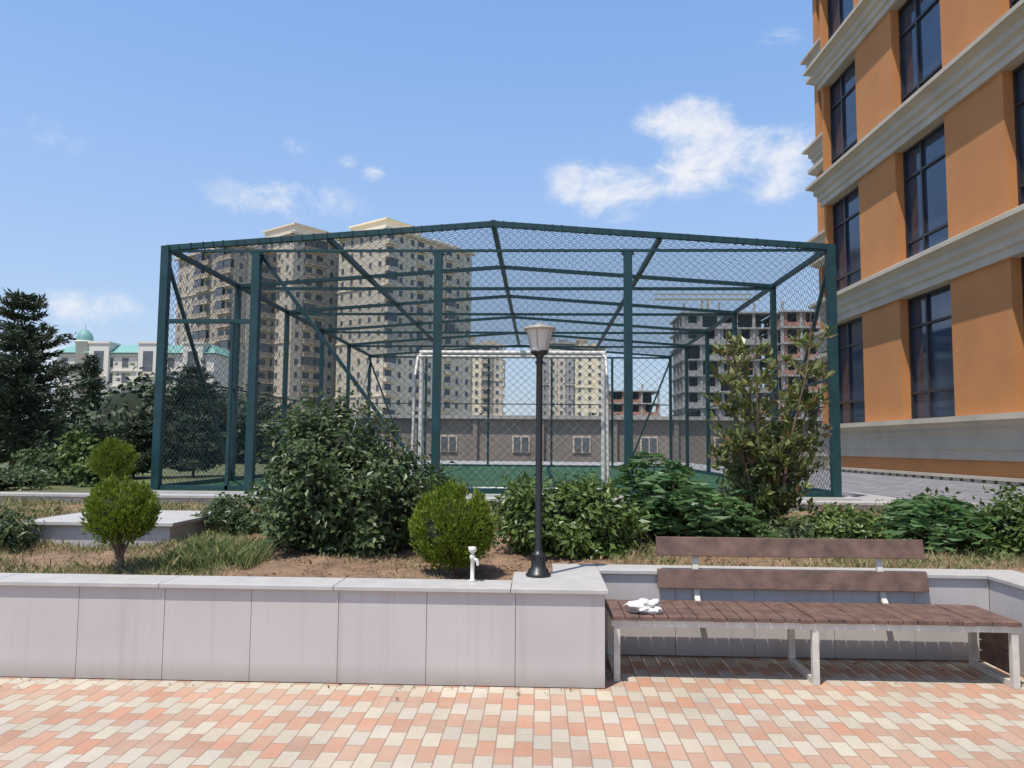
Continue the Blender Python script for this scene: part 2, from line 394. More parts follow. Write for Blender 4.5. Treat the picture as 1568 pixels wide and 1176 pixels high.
def net(b,P,sp,ang,r,m,sag=0):
    P=[Vector(p) for p in P];o=P[0];u=(P[1]-P[0]).normalized()
    nn=u.cross(P[-1]-P[0]).normalized();v=nn.cross(u)
    Q=[((p-o).dot(u),(p-o).dot(v)) for p in P]
    for sgn in(1,-1):
        d=(math.cos(ang),sgn*math.sin(ang));q=(-d[1],d[0])
        ks=[x*q[0]+y*q[1] for x,y in Q];k=math.floor(min(ks)/sp)*sp+sp*.5
        while k<max(ks):
            kk=k+random.uniform(-.05,.05)*sp
            bx,by=q[0]*kk,q[1]*kk;t0,t1=-1e9,1e9
            for i in range(len(Q)):
                a=Q[i];c=Q[(i+1)%len(Q)];ex,ey=c[0]-a[0],c[1]-a[1]
                nx,ny=-ey,ex
                den=nx*d[0]+ny*d[1];num=nx*(bx-a[0])+ny*(by-a[1])
                if abs(den)<1e-9:
                    if num<0:t1=-1e9
                    continue
                t=-num/den
                if den>0:t0=max(t0,t)
                else:t1=min(t1,t)
            if t1-t0>.02:
                off=nn*(r*sgn*.6)
                p0=o+u*(bx+d[0]*t0)+v*(by+d[1]*t0)+off;p1=o+u*(bx+d[0]*t1)+v*(by+d[1]*t1)+off
                b.wire(p0,p1,r,m)
            k+=sp
b=MB();A=math.radians(42);SP=.088;RW=.0029
net(b,[(X0,Y0,ZB),(X1,Y0,ZB),(X1,Y0,ZE),(XM,Y0,ZP),(X0,Y0,ZE)],SP,A,RW,M_net)
net(b,[(X0,Y1,ZB),(X1,Y1,ZB),(X1,Y1,ZE),(XM,Y1,ZP),(X0,Y1,ZE)],SP,A,RW,M_net)
net(b,[(X0,Y0,ZB),(X0,Y1,ZB),(X0,Y1,ZE),(X0,Y0,ZE)],SP,A,RW,M_net)
net(b,[(X1,Y0,ZB),(X1,Y1,ZB),(X1,Y1,ZE),(X1,Y0,ZE)],SP,A,RW,M_net)
net(b,[(X0,Y0,ZE+.05),(XM,Y0,ZP+.06),(XM,Y1,ZP+.06),(X0,Y1,ZE+.05)],SP,A,RW,M_net)
net(b,[(XM,Y0,ZP+.06),(X1,Y0,ZE+.05),(X1,Y1,ZE+.05),(XM,Y1,ZP+.06)],SP,A,RW,M_net)
b.build('chain_link_mesh',parent=cage)

g=empty('football_goal')
b=MB();gx0,gx1,gy,gz=-2.2,1.15,14.1,3.3
for x in(gx0,gx1):
    b.tube((x,gy,.83),(x,gy,gz),.045,.045,12,M_white)
    pts=[(x,gy,gz-.02),(x,gy-.45,gz-.12),(x,gy-.75,gz-.5),(x,gy-.95,.87),(x,gy,.87)]
    for p,q in zip(pts,pts[1:]): b.tube(p,q,.025,.025,8,M_white)
b.tube((gx0-.045,gy,gz),(gx1+.045,gy,gz),.045,.045,12,M_white)
b.tube((gx0,gy-.45,gz-.12),(gx1,gy-.45,gz-.12),.022,.022,8,M_white)
b.tube((gx0,gy-.95,.87),(gx1,gy-.95,.87),.022,.022,8,M_white)
b.build('posts',parent=g)
b=MB()
net(b,[(gx0,gy-.95,.87),(gx1,gy-.95,.87),(gx1,gy-.75,gz-.5),(gx0,gy-.75,gz-.5)],.13,.785,.001,M_white)
net(b,[(gx0,gy-.75,gz-.5),(gx1,gy-.75,gz-.5),(gx1,gy-.45,gz-.12),(gx0,gy-.45,gz-.12)],.13,.785,.001,M_white)
b.build('goal_net',parent=g)

# ------------------------------------------------------------------ bench
be=empty('park_bench')
b=MB();x=.49;i=0
while x<3.22:
    z=.445+random.uniform(-.002,.002);b.box(x,x+.0915,5.38+random.uniform(-.004,.004),5.96,z-.028,z,M_wood);x+=.098
b.build('seat',parent=be,bevel=.003)
b=MB()
b.hexa([(.9,6.0,.525),(2.93,6.0,.525),(2.93,6.03,.52),(.9,6.03,.52),(.9,6.03,.668),(2.93,6.03,.668),(2.93,6.06,.663),(.9,6.06,.663)],M_wood)
b.hexa([(.9,6.05,.762),(2.93,6.05,.762),(2.93,6.08,.757),(.9,6.08,.757),(.9,6.08,.905),(2.93,6.08,.905),(2.93,6.11,.90),(.9,6.11,.90)],M_wood)
b.build('backrest',parent=be,bevel=.004)
b=MB();t=.022
for x in(.53,1.87,3.19):
    b.box(x-t,x+t,5.4,5.444,.048,.372,M_whitemetal)
    b.box(x-t,x+t,5.9,5.944,.048,.372,M_whitemetal)
    b.box(x-t,x+t,5.4,5.944,.004,.048,M_whitemetal)
for y in(5.4,5.9): b.box(.49,3.235,y,y+.044,.372,.416,M_whitemetal)
for x in(.53,1.87,3.19): b.box(x-t,x+t,5.446,5.898,.374,.414,M_whitemetal)
for x in(1.2,2.6):
    b.beam((x,5.96,.39),(x,6.03,.46),.04,.03,M_whitemetal)
    b.beam((x,6.035,.44),(x,6.125,.86),.045,.03,M_whitemetal)
b.build('legs',parent=be,bevel=.002)
b=MB()
for k in range(4): b.box(3.215,3.24,5.47,5.88,.07+k*.075,.135+k*.075,M_wood)
b.build('end_panel',parent=be)

bpy.ops.mesh.primitive_ico_sphere_add(subdivisions=5,radius=1,location=(.745,5.52,.48))
o=bpy.context.object;o.name='plastic_bag';me=o.data
for v in me.vertices:
    c=v.co.copy();n=noise.noise(c*1.5)*.6+noise.noise(c*3.2+Vector((3,1,2)))*.35
    rd=abs(noise.noise(c*3.5))*.5+abs(noise.noise(c*8))*.12
    c=c*(1+n*.7-rd*.5);v.co=Vector((c.x*.13,c.y*.085,max(c.z*.055,-.034)))
for p in me.polygons: p.use_smooth=True
me.materials.append(mat('bag_white',(.6,.58,.57),.5,.08,20,spec=.4))

# ------------------------------------------------------------------ street lamp
la=empty('street_lamp');LX,LY=-.01,5.72
b=MB()
b.lathe((LX,LY,.65),[(0,0),(.092,0),(.092,.018),(.078,.026),(.072,.05),(.056,.06),(.05,.1),(.046,.14),(.054,.15),(.054,.162),(.034,.172),(.03,.2),(.0255,.22),(.0245,1.2),(.023,1.55),(.032,1.56),(.032,1.575),(.022,1.585),(.028,1.61),(.055,1.635),(.068,1.64),(.068,1.655),(0,1.655)],24,M_black)
for k in range(12):
    a=k*math.pi/6;b.box(LX+.05*math.cos(a)-.003,LX+.05*math.cos(a)+.003,LY+.05*math.sin(a)-.003,LY+.05*math.sin(a)+.003,.70,.80,M_black)
b.build('post',parent=la)
M_frost=mat('frosted_glass',(.5,.5,.48),.25,.05,5)
M_cap=mat('lamp_cap',(.33,.3,.25),.4,.1,9)
b=MB()
b.lathe((LX,LY,.65),[(.062,1.656),(.07,1.70),(.097,1.80),(.1,1.81)],24,M_frost)
b.build('lantern_glass',parent=la)
b=MB()
b.lathe((LX,LY,.65),[(.1,1.808),(.122,1.812),(.122,1.826),(.108,1.832),(.06,1.846),(.02,1.852),(.012,1.865),(0,1.868)],24,M_cap)
for k in range(6):
    a=k*math.pi/3+.3
    b.tube((LX+.063*math.cos(a),LY+.063*math.sin(a),.65+1.655),(LX+.101*math.cos(a),LY+.101*math.sin(a),.65+1.81),.003,.003,6,M_cap)
b.build('lantern_cap',parent=la)
b=MB();TX,TY=-.47,5.45
b.lathe((TX,TY,.65),[(0,0),(.026,0),(.026,.012),(.014,.016),(.014,.15),(.02,.155),(.02,.18),(.013,.185),(.013,.2),(.026,.206),(.03,.225),(.022,.24),(0,.243)],14,M_white)
b.tube((TX,TY,.81),(TX+.035,TY-.02,.80),.011,.011,10,M_white);b.tube((TX+.035,TY-.02,.805),(TX+.04,TY-.025,.765),.012,.01,10,M_white)
b.beam((TX-.032,TY,.885),(TX+.02,TY-.01,.888),.012,.01,M_white)
b.build('water_tap')

# ------------------------------------------------------------------ orange building
ang=math.atan2(-.9993,.0374)
Mb=Matrix.Translation((7.69,20.8,0))@Matrix.Rotation(ang,4,'Z')
ob=empty('orange_office_building')
walls=MB();corn=MB();win=MB()
FL=6;Z1=2.2;H=3.3;XL=21
walls.box(.0,XL,.45,12,.0,Z1+H*FL,M_orange)
wins=[];x=.12
while x<XL-2: wins.append((x,x+1.95));x+=3.75
def window(mb,x0,x1,z0,z1,y):
    mb.add([(x0,y+.06,z0),(x1,y+.06,z0),(x1,y+.06,z1),(x0,y+.06,z1)],[(0,1,2,3)],M_glass)
    f=.05
    mb.box(x0,x0+f,y,y+.1,z0,z1,M_frame);mb.box(x1-f,x1,y,y+.1,z0,z1,M_frame)
    mb.box(x0+f,x1-f,y+.001,y+.1,z0,z0+f,M_frame);mb.box(x0+f,x1-f,y+.001,y+.1,z1-f,z1,M_frame)
    xm=x0+(x1-x0)*.36;mb.box(xm-.03,xm+.03,y+.01,y+.1,z0+f,z1-f,M_frame)
    for fr in(.22,.76):
        zm=z0+(z1-z0)*fr;mb.box(x0+f,xm-.03,y+.012,y+.1,zm-.025,zm+.025,M_frame);mb.box(xm+.03,x1-f,y+.012,y+.1,zm-.025,zm+.025,M_frame)
for k in range(FL):
    zb=Z1+H*k;zt=zb+H-.65
    prev=0
    for a,c in wins:
        walls.box(prev,a,0,.45,zb,zt,M_orange);prev=c
        window(win,a,c,zb,zt,.18)
    walls.box(prev,XL,0,.45,zb,zt,M_orange)
def cprof(zt,full=True):
    if full: return [(.45,zt-.65),(-.07,zt-.65),(-.07,zt-.50),(-.12,zt-.48),(-.12,zt-.36),(-.2,zt-.30),(-.2,zt-.17),(-.33,zt-.10),(-.36,zt-.1),(-.36,zt-.015),(-.34,zt),(.45,zt)]
    return [(.45,zt-.8),(-.05,zt-.8),(-.05,zt-.62),(-.08,zt-.6),(-.08,zt-.32),(-.12,zt-.28),(-.12,zt-.2),(-.2,zt-.13),(-.3,zt-.1),(-.3,zt),(.45,zt)]
def extr(mb,prof,x0,x1,m,yo=0,capx0=0):
    n=len(prof)
    V=[(x0+ (capx0*(y if y<0 else 0)),y+yo,z) for y,z in prof]+[(x1,y+yo,z) for y,z in prof]
    F=[(i,i+n,(i+1)%n+n,(i+1)%n) for i in range(n)]+[tuple(range(n)),tuple(range(n,2*n))[::-1]]
    mb.add(V,F,m)
for k in range(FL+1):
    zt=Z1+H*k
    extr(corn,cprof(zt,k>0),-.02,XL,M_cream,0,1)
walls.box(-.0,XL,-.02,.45,1.1,1.4,M_orange)
corn.box(-.05,XL,-.10,.45,1.06,1.12,M_cream)
x=0
while x<XL: corn.box(x,x+.22,-.07,.0,.97,1.06,M_cream);x+=.34
walls.box(-.05,XL,-.05,.46,0,.97,M_greytile)
yo=2.15
walls.box(-5.8,0,yo+.3,12,0,Z1+H*FL+3,M_cream)
for k in range(FL+1):
    zt=Z1+H*k
    extr(corn,cprof(zt),-5.8,-.0,M_cream,yo,1)
    extr(corn,[(a,z-.75) for a,z in [(.45,zt-.25),(-.05,zt-.25),(-.22,zt-.12),(-.22,zt),(.45,zt)]],-5.8,-.0,M_cream,yo,1)
    for a,c in((-5.5,-3.9),(-3.5,-1.9),(-1.5,-.2)):
        window(win,a,c,zt,zt+H-1.0,yo+.12)
    for a,c in((-5.8,-5.5),(-3.9,-3.5),(-1.9,-1.5),(-.2,0)):
        walls.box(a,c,yo,yo+.3,zt,zt+H-1.0,M_orange)
for mb,n in((walls,'walls'),(corn,'cornices'),(win,'windows')):
    o=mb.build(n,mat=Mb);o.parent=ob
def brickmat(name,c1,c2,cm,scale,bw=.3,bh=.15):
    m,nt,p=newmat(name);tc=nt.nodes.new('ShaderNodeTexCoord');bt=nt.nodes.new('ShaderNodeTexBrick')
    bt.inputs['Color1'].default_value=(*c1,1);bt.inputs['Color2'].default_value=(*c2,1);bt.inputs['Mortar'].default_value=(*cm,1)
    bt.inputs['Scale'].default_value=scale;bt.inputs['Brick Width'].default_value=bw;bt.inputs['Row Height'].default_value=bh;bt.inputs['Mortar Size'].default_value=.012
    nt.links.new(tc.outputs['Object'],bt.inputs['Vector']);nt.links.new(bt.outputs['Color'],p.inputs['Base Color']);p.inputs['Roughness'].default_value=.8
    return m
M_gb=brickmat('grey_brick_tiles',(.22,.215,.23),(.16,.16,.175),(.09,.09,.1),1,.42,.2)
b=MB();b.add([(-1,-2.6,.72),(XL,-2.6,.72),(XL,-.06,1.0),(-1,-.06,1.0)],[(0,1,2,3)],M_gb)
b.build('tiled_apron',mat=Mb)

# ------------------------------------------------------------------ background buildings
def tower(name,ox,oy,rot,w,d,fl,fh,wall,wall2,balc,glassm,seed,penth=True,z0=0,baysp=3.2,side=None,pats=None):
    r=random.Random(seed);b=MB()
    b.box(0,w,0,d,z0,z0+fl*fh,wall)
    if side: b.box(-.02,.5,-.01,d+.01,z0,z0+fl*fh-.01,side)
    Ht=z0+fl*fh
    for fi,(o,a,n,ln) in enumerate((((0,0),(1,0),(0,-1),w),((0,d),(0,-1),(-1,0),d),((w,0),(0,1),(1,0),d))):
        nb=max(2,int(ln/baysp));bw=ln/nb
        pat=[r.choice('wwbwv') for _ in range(nb)]
        if pats and fi==0: pat=(pats*4)[:nb]
        for i,c in enumerate(pat):
            s0=i*bw
            if c=='v': b.obox(o,a,n,s0+.1,s0+bw-.1,0,.35,z0,Ht-.6,wall2)
            for k in range(fl):
                z=z0+k*fh;base=.35 if c=='v' else 0
                if c=='b':
                    b.obox(o,a,n,s0+.55,s0+bw-.75,.0,.04,z+.2,z+fh-.6,glassm)
                    b.obox(o,a,n,s0+.1,s0+bw-.1,.0,1.1,z-.1,z+.08,wall2)
                    b.obox(o,a,n,s0+.1,s0+bw-.1,1.02,1.1,z+.08,z+1.05,balc)
                    b.obox(o,a,n,s0+.1,s0+.18,.0,1.02,z+.08,z+1.05,balc)
                    b.obox(o,a,n,s0+bw-.18,s0+bw-.1,.0,1.02,z+.08,z+1.05,balc)
                    if r.random()<.3: b.obox(o,a,n,s0+.15,s0+bw-.15,.9,1.0,z+1.06,z+fh-.2,glassm)
                else:
                    ww=bw*.15
                    b.obox(o,a,n,s0+bw/2-ww-.12,s0+bw/2+ww+.12,base,base+.08,z+.85,z+2.55,wall2)
                    b.obox(o,a,n,s0+bw/2-ww,s0+bw/2+ww,base,base+.12,z+1.0,z+2.4,glassm)
                    if r.random()<.2: b.obox(o,a,n,s0+bw/2+ww+.2,s0+bw/2+ww+.9,base,base+.4,z+.5,z+1.1,M_white)
        for k in range(4,fl+1,4):
            b.obox(o,a,n,-.2,ln+.2,0,.3,z0+k*fh-.35,z0+k*fh-.08,wall2)
        b.obox(o,a,n,-.8,ln+.8,0,.9,Ht-.05,Ht+.55,wall2)
    if penth:
        b.box(2,w*.45,2,d-2,Ht,Ht+3.2,wall2);b.box(1.5,w*.45+.5,1.5,d-1.5,Ht+3.2,Ht+3.6,wall2)
        b.box(w*.6,w-2,2,d-2,Ht,Ht+2.0,wall)
    return b.build(name,mat=Matrix.Translation((ox,oy,0))@Matrix.Rotation(rot,4,'Z'))
def haze_tint(c,t=.12):  # distance haze blended into the base colour: paler and bluer
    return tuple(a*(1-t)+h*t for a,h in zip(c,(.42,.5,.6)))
B_tan=mat('tower_tan',haze_tint((.46,.39,.29),.08),.9,.08,.05)
B_tan2=mat('tower_cream',haze_tint((.64,.55,.42),.08),.9,.08,.05)
B_brown=mat('tower_balcony',haze_tint((.36,.28,.2),.08),.9,.08,.2)
B_cream=mat('tower_light',haze_tint((.82,.72,.53),.05),.9,.05,.05)
B_grey=mat('tower_grey',haze_tint((.33,.31,.29),.15),.9,.1,.05)
B_con=mat('concrete',haze_tint((.36,.34,.31),.12),.9,.12,.1)
B_brick=mat('red_brick',haze_tint((.38,.18,.11),.08),.9,.15,.3)
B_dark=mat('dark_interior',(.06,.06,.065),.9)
ROT=math.radians(54.2)
tower('apartment_tower',-37.1,178.9,ROT,31,17,16,3.3,B_cream,B_cream,B_tan2,M_glassfar,1,side=B_tan2,pats='bwvbww')  # bright sunlit right face painted into the pale wall colour; side slab darker
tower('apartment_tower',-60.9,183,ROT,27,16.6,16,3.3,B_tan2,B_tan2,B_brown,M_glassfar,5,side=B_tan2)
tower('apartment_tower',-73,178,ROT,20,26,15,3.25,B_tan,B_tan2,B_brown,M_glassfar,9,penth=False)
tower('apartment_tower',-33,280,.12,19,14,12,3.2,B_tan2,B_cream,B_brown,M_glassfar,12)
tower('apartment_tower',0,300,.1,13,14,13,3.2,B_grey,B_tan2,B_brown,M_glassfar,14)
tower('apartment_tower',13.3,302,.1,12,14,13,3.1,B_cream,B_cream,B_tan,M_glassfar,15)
def skeleton(name,ox,oy,w,d,fl,fh,infill,seed):
    r=random.Random(seed);b=MB()
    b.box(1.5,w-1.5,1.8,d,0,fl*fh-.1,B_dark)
    nb=int(w/3.4);bw=w/nb
    for k in range(fl+1): b.box(-.4,w+.4,-.5,d,k*fh-.3,k*fh,B_con)
    for k in range(fl):
        for i in range(nb+1): b.box(i*bw-.25,i*bw+.25,-.2,.4,k*fh,k*fh+fh-.3,B_con)
        for i in range(nb):
            q=r.random()
            if q<.75:
                x0,x1=i*bw+.25,(i+1)*bw-.25;z=k*fh
                b.box(x0,x1,.0,.25,z,z+.9,infill);
                b.box(x0,x0+.7,.0,.25,z+.9,z+fh-.3,infill);b.box(x1-.5,x1,.0,.25,z+.9,z+fh-.3,infill)
        for j in range(4): b.box(-.2,.3,j*d/4,j*d/4+.5,k*fh,k*fh+fh-.3,B_con)
        if r.random()<.8: b.box(0,.2,1,d*.7,k*fh,k*fh+1.8,infill)
    for i in range(0,nb,2): b.box(i*bw,i*bw+.4,0,.4,fl*fh,fl*fh+1.8,B_con)
    return b.build(name,mat=Matrix.Translation((ox,oy,0)))
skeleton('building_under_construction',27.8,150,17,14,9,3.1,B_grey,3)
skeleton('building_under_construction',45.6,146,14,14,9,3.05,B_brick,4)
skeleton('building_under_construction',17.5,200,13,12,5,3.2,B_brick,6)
b=MB();M_cr=mat('crane_yellow',(.45,.36,.14),.6)
cx,cy=40,190
for dx in(0,1.4):
    for dy in(0,1.4): b.beam((cx+dx,cy+dy,0),(cx+dx,cy+dy,38),.2,.2,M_cr)
for k in range(18):
    b.beam((cx,cy,k*2.1),(cx+1.4,cy,k*2.1+2.1),.12,.12,M_cr)
b.beam((cx-12,cy,38),(cx+14,cy,38),.35,.35,M_cr);b.beam((cx-12,cy,39.3),(cx+12,cy,39.3),.25,.25,M_cr)
for k in range(13): b.beam((cx-12+2*k,cy,38),(cx-11+2*k,cy,39.3),.12,.12,M_cr)
b.build('tower_crane')
b=MB();Bw=mat('white_facade',haze_tint((.68,.64,.56),.06),.9,.05,.1);Bg=mat('green_roof',haze_tint((.12,.32,.26),.15),.6,.1,.2)
WX,WY=-97,150;W=32;RH=19.4
b.box(0,W,0,12,0,RH,Bw)
for i in range(10):
    for k in range(6):
        x=1+i*3.1;z=1+k*3.1;b.box(x,x+1.3,-.06,0.1,z,z+1.9,M_glassfar);b.box(x-.2,x+1.5,-.03,.1,z-.2,z+2.1,B_tan2)
for k in range(1,7): b.box(-.2,W+.2,-.3,0,k*3.1+.2,k*3.1+.45,Bw)
for x0 in(7,17,26):
    b.box(x0,x0+4,-.8,3,0,RH+1.8,Bw);b.box(x0+1,x0+3,-.86,-.7,RH-2.5,RH+.3,M_glassfar);b.box(x0-.2,x0+4.2,-1,3.2,RH+1.8,RH+2.2,Bw)
    for k in range(5): b.box(x0+.3,x0+3.7,-1.7,-.8,2.1+k*3.1,2.25+k*3.1,Bw);b.box(x0+.3,x0+3.7,-1.7,-1.6,2.25+k*3.1,3.1+k*3.1,B_tan2);b.box(x0+1,x0+3,-.86,-.7,2.4+k*3.1,4.4+k*3.1,M_glassfar)
b.add([(-.5,-.6,RH),(W+.5,-.6,RH),(W+.5,12.5,RH),(-.5,12.5,RH),(1.5,3,RH+2),(W-1.5,3,RH+2),(W-1.5,9,RH+2),(1.5,9,RH+2)],[(0,1,5,4),(1,2,6,5),(2,3,7,6),(3,0,4,7),(4,5,6,7)],Bg)
b.lathe((4.9,1,0),[(1.6,0),(1.6,RH+2),(1.9,RH+2.1),(1.9,RH+2.5),(1.55,RH+2.5)],16,Bw)
b.lathe((4.9,1,0),[(1.6,RH+2.5),(1.55,RH+3.3),(1.2,RH+4.1),(.6,RH+4.7),(.1,RH+5),(.05,RH+6),(0,RH+6.1)],16,Bg)
b.build('white_building_green_roof',mat=Matrix.Translation((WX,WY,0)))
b=MB();Bl=mat('low_wall_brown',(.24,.205,.175),.9,.15,.5,fine=.1)
b.box(-14,24,44,52,0,3.1,Bl);b.box(-14.3,24.3,43.7,52,3.1,3.3,B_con)
x=-13
i=0
while x<23:
    if i%2==0:
        b.box(x,x+1.0,43.93,44.02,1.2,2.15,B_tan2);b.box(x+.08,x+.46,43.9,44.02,1.28,2.07,M_glassfar);b.box(x+.54,x+.92,43.9,44.02,1.28,2.07,M_glassfar)
    else: b.box(x,x+.25,43.8,44.0,.3,3.05,Bl)
    x+=1.55+.35*(i%3);i+=1
b.build('low_brown_building')

# ------------------------------------------------------------------ vegetation
def unit(a): return a/np.maximum(np.linalg.norm(a,axis=1,keepdims=True),1e-9)
def leaves(b,P,D,size,asp,m,mode='broad',r=rng,droop=0,jit=.6):
    n=len(P);R1=r.normal(size=(n,3));
    Ls=(size*(.6+.8*r.random((n,1))))
    if mode=='broad':
        Nn=unit(D*.7+np.array([0,0,.5])+R1*.45);A=unit(np.cross(Nn,r.normal(size=(n,3)))+D*.3-np.array([0,0,droop]))
        S=unit(np.cross(Nn,A))
    else:
        A=unit(D+R1*jit*.6-np.array([0,0,droop]));S=unit(np.cross(A,r.normal(size=(n,3))));Nn=np.cross(A,S)
    w=Ls*asp*.5;f=Nn*Ls*.08
    V=np.stack([P,P+A*Ls*.45+S*w+f,P+A*Ls-f,P+A*Ls*.45-S*w+f],1).reshape(-1,3)
    F=np.arange(n*4).reshape(n,4)
    b.add(V,F,m)
def sph(n,r=rng,lo=-1):
    z=r.uniform(lo,1,n);t=r.uniform(0,2*np.pi,n);q=np.sqrt(1-z*z)
    return np.stack([q*np.cos(t),q*np.sin(t),z],1)
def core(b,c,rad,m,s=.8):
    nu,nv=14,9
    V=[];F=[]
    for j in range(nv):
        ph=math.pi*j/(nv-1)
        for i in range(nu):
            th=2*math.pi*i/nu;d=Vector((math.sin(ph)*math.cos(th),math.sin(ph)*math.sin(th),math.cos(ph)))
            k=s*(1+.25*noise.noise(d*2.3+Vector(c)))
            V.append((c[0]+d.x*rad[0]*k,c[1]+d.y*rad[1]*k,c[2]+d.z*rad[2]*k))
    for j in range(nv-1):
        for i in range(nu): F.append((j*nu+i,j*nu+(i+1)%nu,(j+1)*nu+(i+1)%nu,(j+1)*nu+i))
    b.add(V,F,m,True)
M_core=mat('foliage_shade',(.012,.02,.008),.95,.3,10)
def lobe(b,c,rad,n,size,asp,m,nc=60,cs=.16,mode='broad',lo=-.75,cr=.55,droop=0,jit=.6,prot=.14,fill=.22):
    c=np.array(c,float);rad=np.array(rad,float)
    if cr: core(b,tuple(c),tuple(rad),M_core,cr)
    C=sph(nc,lo=lo);k=1-prot+rng.random((nc,1))*prot*1.8;Cp=C*k
    nf=int(n*fill)
    pick=rng.integers(0,nc,n-nf)
    off=rng.normal(size=(n-nf,3))*cs
    Q=(Cp[pick]+off)*(1-.18*rng.random((n-nf,1))**2)
    D=unit(Q+off*2.2)
    S=sph(nf,lo=lo)*rng.uniform(.66,.9,(nf,1))
    Q=np.concatenate([Q,S]);D=np.concatenate([D,unit(S)])
    if droop<0: D=unit(D*.55)   # upright sprays: lift handled by negative droop
    leaves(b,c+Q*rad,D,size,asp,m,mode,droop=droop,jit=jit)
def flame(b,c,rad,m,n=260,per=46,seed=0):
    # dwarf thuja: many upright, slightly fanned flame-shaped sprays covering the ball
    r=np.random.default_rng(seed);c=np.array(c);rad=np.array(rad)
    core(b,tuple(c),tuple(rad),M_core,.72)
    B=sph(n,r,-.95);P=[];D=[]
    for q in B:
        h=r.uniform(.1,.17);ax=unit((q*.55+np.array([0,0,.85])+r.normal(size=3)*.12)[None])[0]
        base=c+q*rad*r.uniform(.74,.9)-ax*h*.35
        t=r.random(per)**.8;wd=.035*np.sin(np.pi*np.clip(t*.85+.12,0,1))
        side=unit(np.cross(ax,q)[None]+1e-6)[0]
        o=side[None]*(r.normal(size=per)*wd)[:,None]+q[None]*(r.normal(size=per)*wd*.6)[:,None]
        P.append(base+ax*(t*h)[:,None]+o);D.append(ax[None]*.8+o*9+r.normal(size=(per,3))*.18)
    P=np.concatenate(P);D=unit(np.concatenate(D));leaves(b,P,D,.034,.34,m,'n',r=r,jit=.3)
L_vib=leafmat('leaf_viburnum',(.042,.075,.028),(.115,.165,.06),(.19,.21,.115),.4)
L_thu=leafmat('leaf_thuja',(.1,.16,.012),(.2,.275,.022),(.22,.24,.04),.6,.2)
L_hedge=leafmat('leaf_hedge',(.055,.1,.02),(.15,.22,.06),None,.4)
L_mag=leafmat('leaf_magnolia',(.09,.12,.03),(.21,.24,.09),(.22,.13,.06),.35)
L_sum=leafmat('leaf_sumac',(.045,.11,.035),(.115,.21,.07))
L_con=leafmat('needles',(.04,.062,.04),(.09,.125,.075),None,.7,0)
L_far=leafmat('leaf_far',(.035,.055,.028),(.08,.105,.05),None,.7,0)
G_dry=leafmat('grass_blades',(.24,.22,.1),(.4,.335,.19),(.44,.38,.23),.8,0)
L_brown=leafmat('dead_leaves',(.12,.07,.04),(.3,.19,.1),None,.8,0)

def bush(name,lobes,stems=None):
    b=MB()
    for l in lobes: lobe(b,**l)
    if stems:
        for (x,y,z0,h,s,n) in stems:
            for i in range(n):
                a=rng.uniform(0,6.28);b.tube((x+.03*math.cos(a),y+.03*math.sin(a),z0),(x+s*math.cos(a),y+s*math.sin(a),z0+h),.014,.007,6,M_bark)
    return b.build(name)
bush('viburnum_bush',[dict(c=(-2.0,7.4,1.3),rad=(.6,.62,.66),n=8500,size=.07,asp=.5,m=L_vib,nc=80,cs=.12,lo=-.95,prot=.25),
  dict(c=(-1.52,7.3,1.02),rad=(.58,.6,.46),n=5600,size=.07,asp=.5,m=L_vib,nc=55,cs=.13,lo=-.95,prot=.24),
  dict(c=(-2.15,7.15,.95),rad=(.45,.5,.4),n=3600,size=.07,asp=.5,m=L_vib,nc=36,cs=.14,lo=-.95,prot=.24)],[(-1.9,7.3,.58,.5,.3,6)])
b=MB();flame(b,(-.69,6.12,.92),(.32,.3,.33),L_thu,330,46,1);b.tube((-.69,6.12,.55),(-.69,6.12,.75),.03,.02,8,M_bark);b.build('thuja_ball')
def ball_tree(name,x,y,zc,r,zb,n):
    b=MB();flame(b,(x,y,zc),(r,r,r*1.0),L_thu,n,40,int(abs(x*10)))
    b.tube((x+.02,y,zb),(x-.01,y,zc-r*.7),.03,.022,8,M_bark)
    for i in range(4):
        a=i*1.6;b.tube((x,y,zb+.12),(x+r*.4*math.cos(a),y+r*.4*math.sin(a),zc-r*.5),.014,.008,6,M_bark)
    return b.build(name)
ball_tree('thuja_ball',-3.3,6.02,1.02,.245,.55,230)
ball_tree('thuja_ball',-6.72,11.95,1.28,.33,.78,260)
bush('green_bush',[dict(c=(.12,7.15,.92),rad=(.46,.45,.37),n=4200,size=.07,asp=.5,m=L_hedge,nc=50,cs=.14,lo=-.9,prot=.24),
  dict(c=(.5,7.2,.86),rad=(.4,.42,.32),n=3200,size=.07,asp=.5,m=L_hedge,nc=45,cs=.14,lo=-.9,prot=.24)],[(.3,7.1,.56,.4,.3,5)])
bush('small_shrub',[dict(c=(-3.25,8.15,.83),rad=(.36,.3,.2),n=1500,size=.06,asp=.5,m=L_vib,nc=30,cs=.15)])
bush('small_shrub',[dict(c=(-5.05,7.0,.78),rad=(.32,.3,.2),n=1300,size=.06,asp=.5,m=L_vib,nc=30,cs=.15)])
bush('hedge_shrub',[dict(c=(x,y,z),rad=(rx,.45,rz),n=n,size=.065,asp=.5,m=L_hedge,nc=40,cs=.17,lo=-.8,prot=.25) for x,y,z,rx,rz,n in
  ((3.2,8.2,.78,.42,.18,1700),(3.95,8.0,.84,.4,.26,2200),(4.55,7.5,.84,.42,.31,2600),(5.0,7.1,.87,.5,.38,3000),(5.6,7.8,.9,.6,.35,2200))])
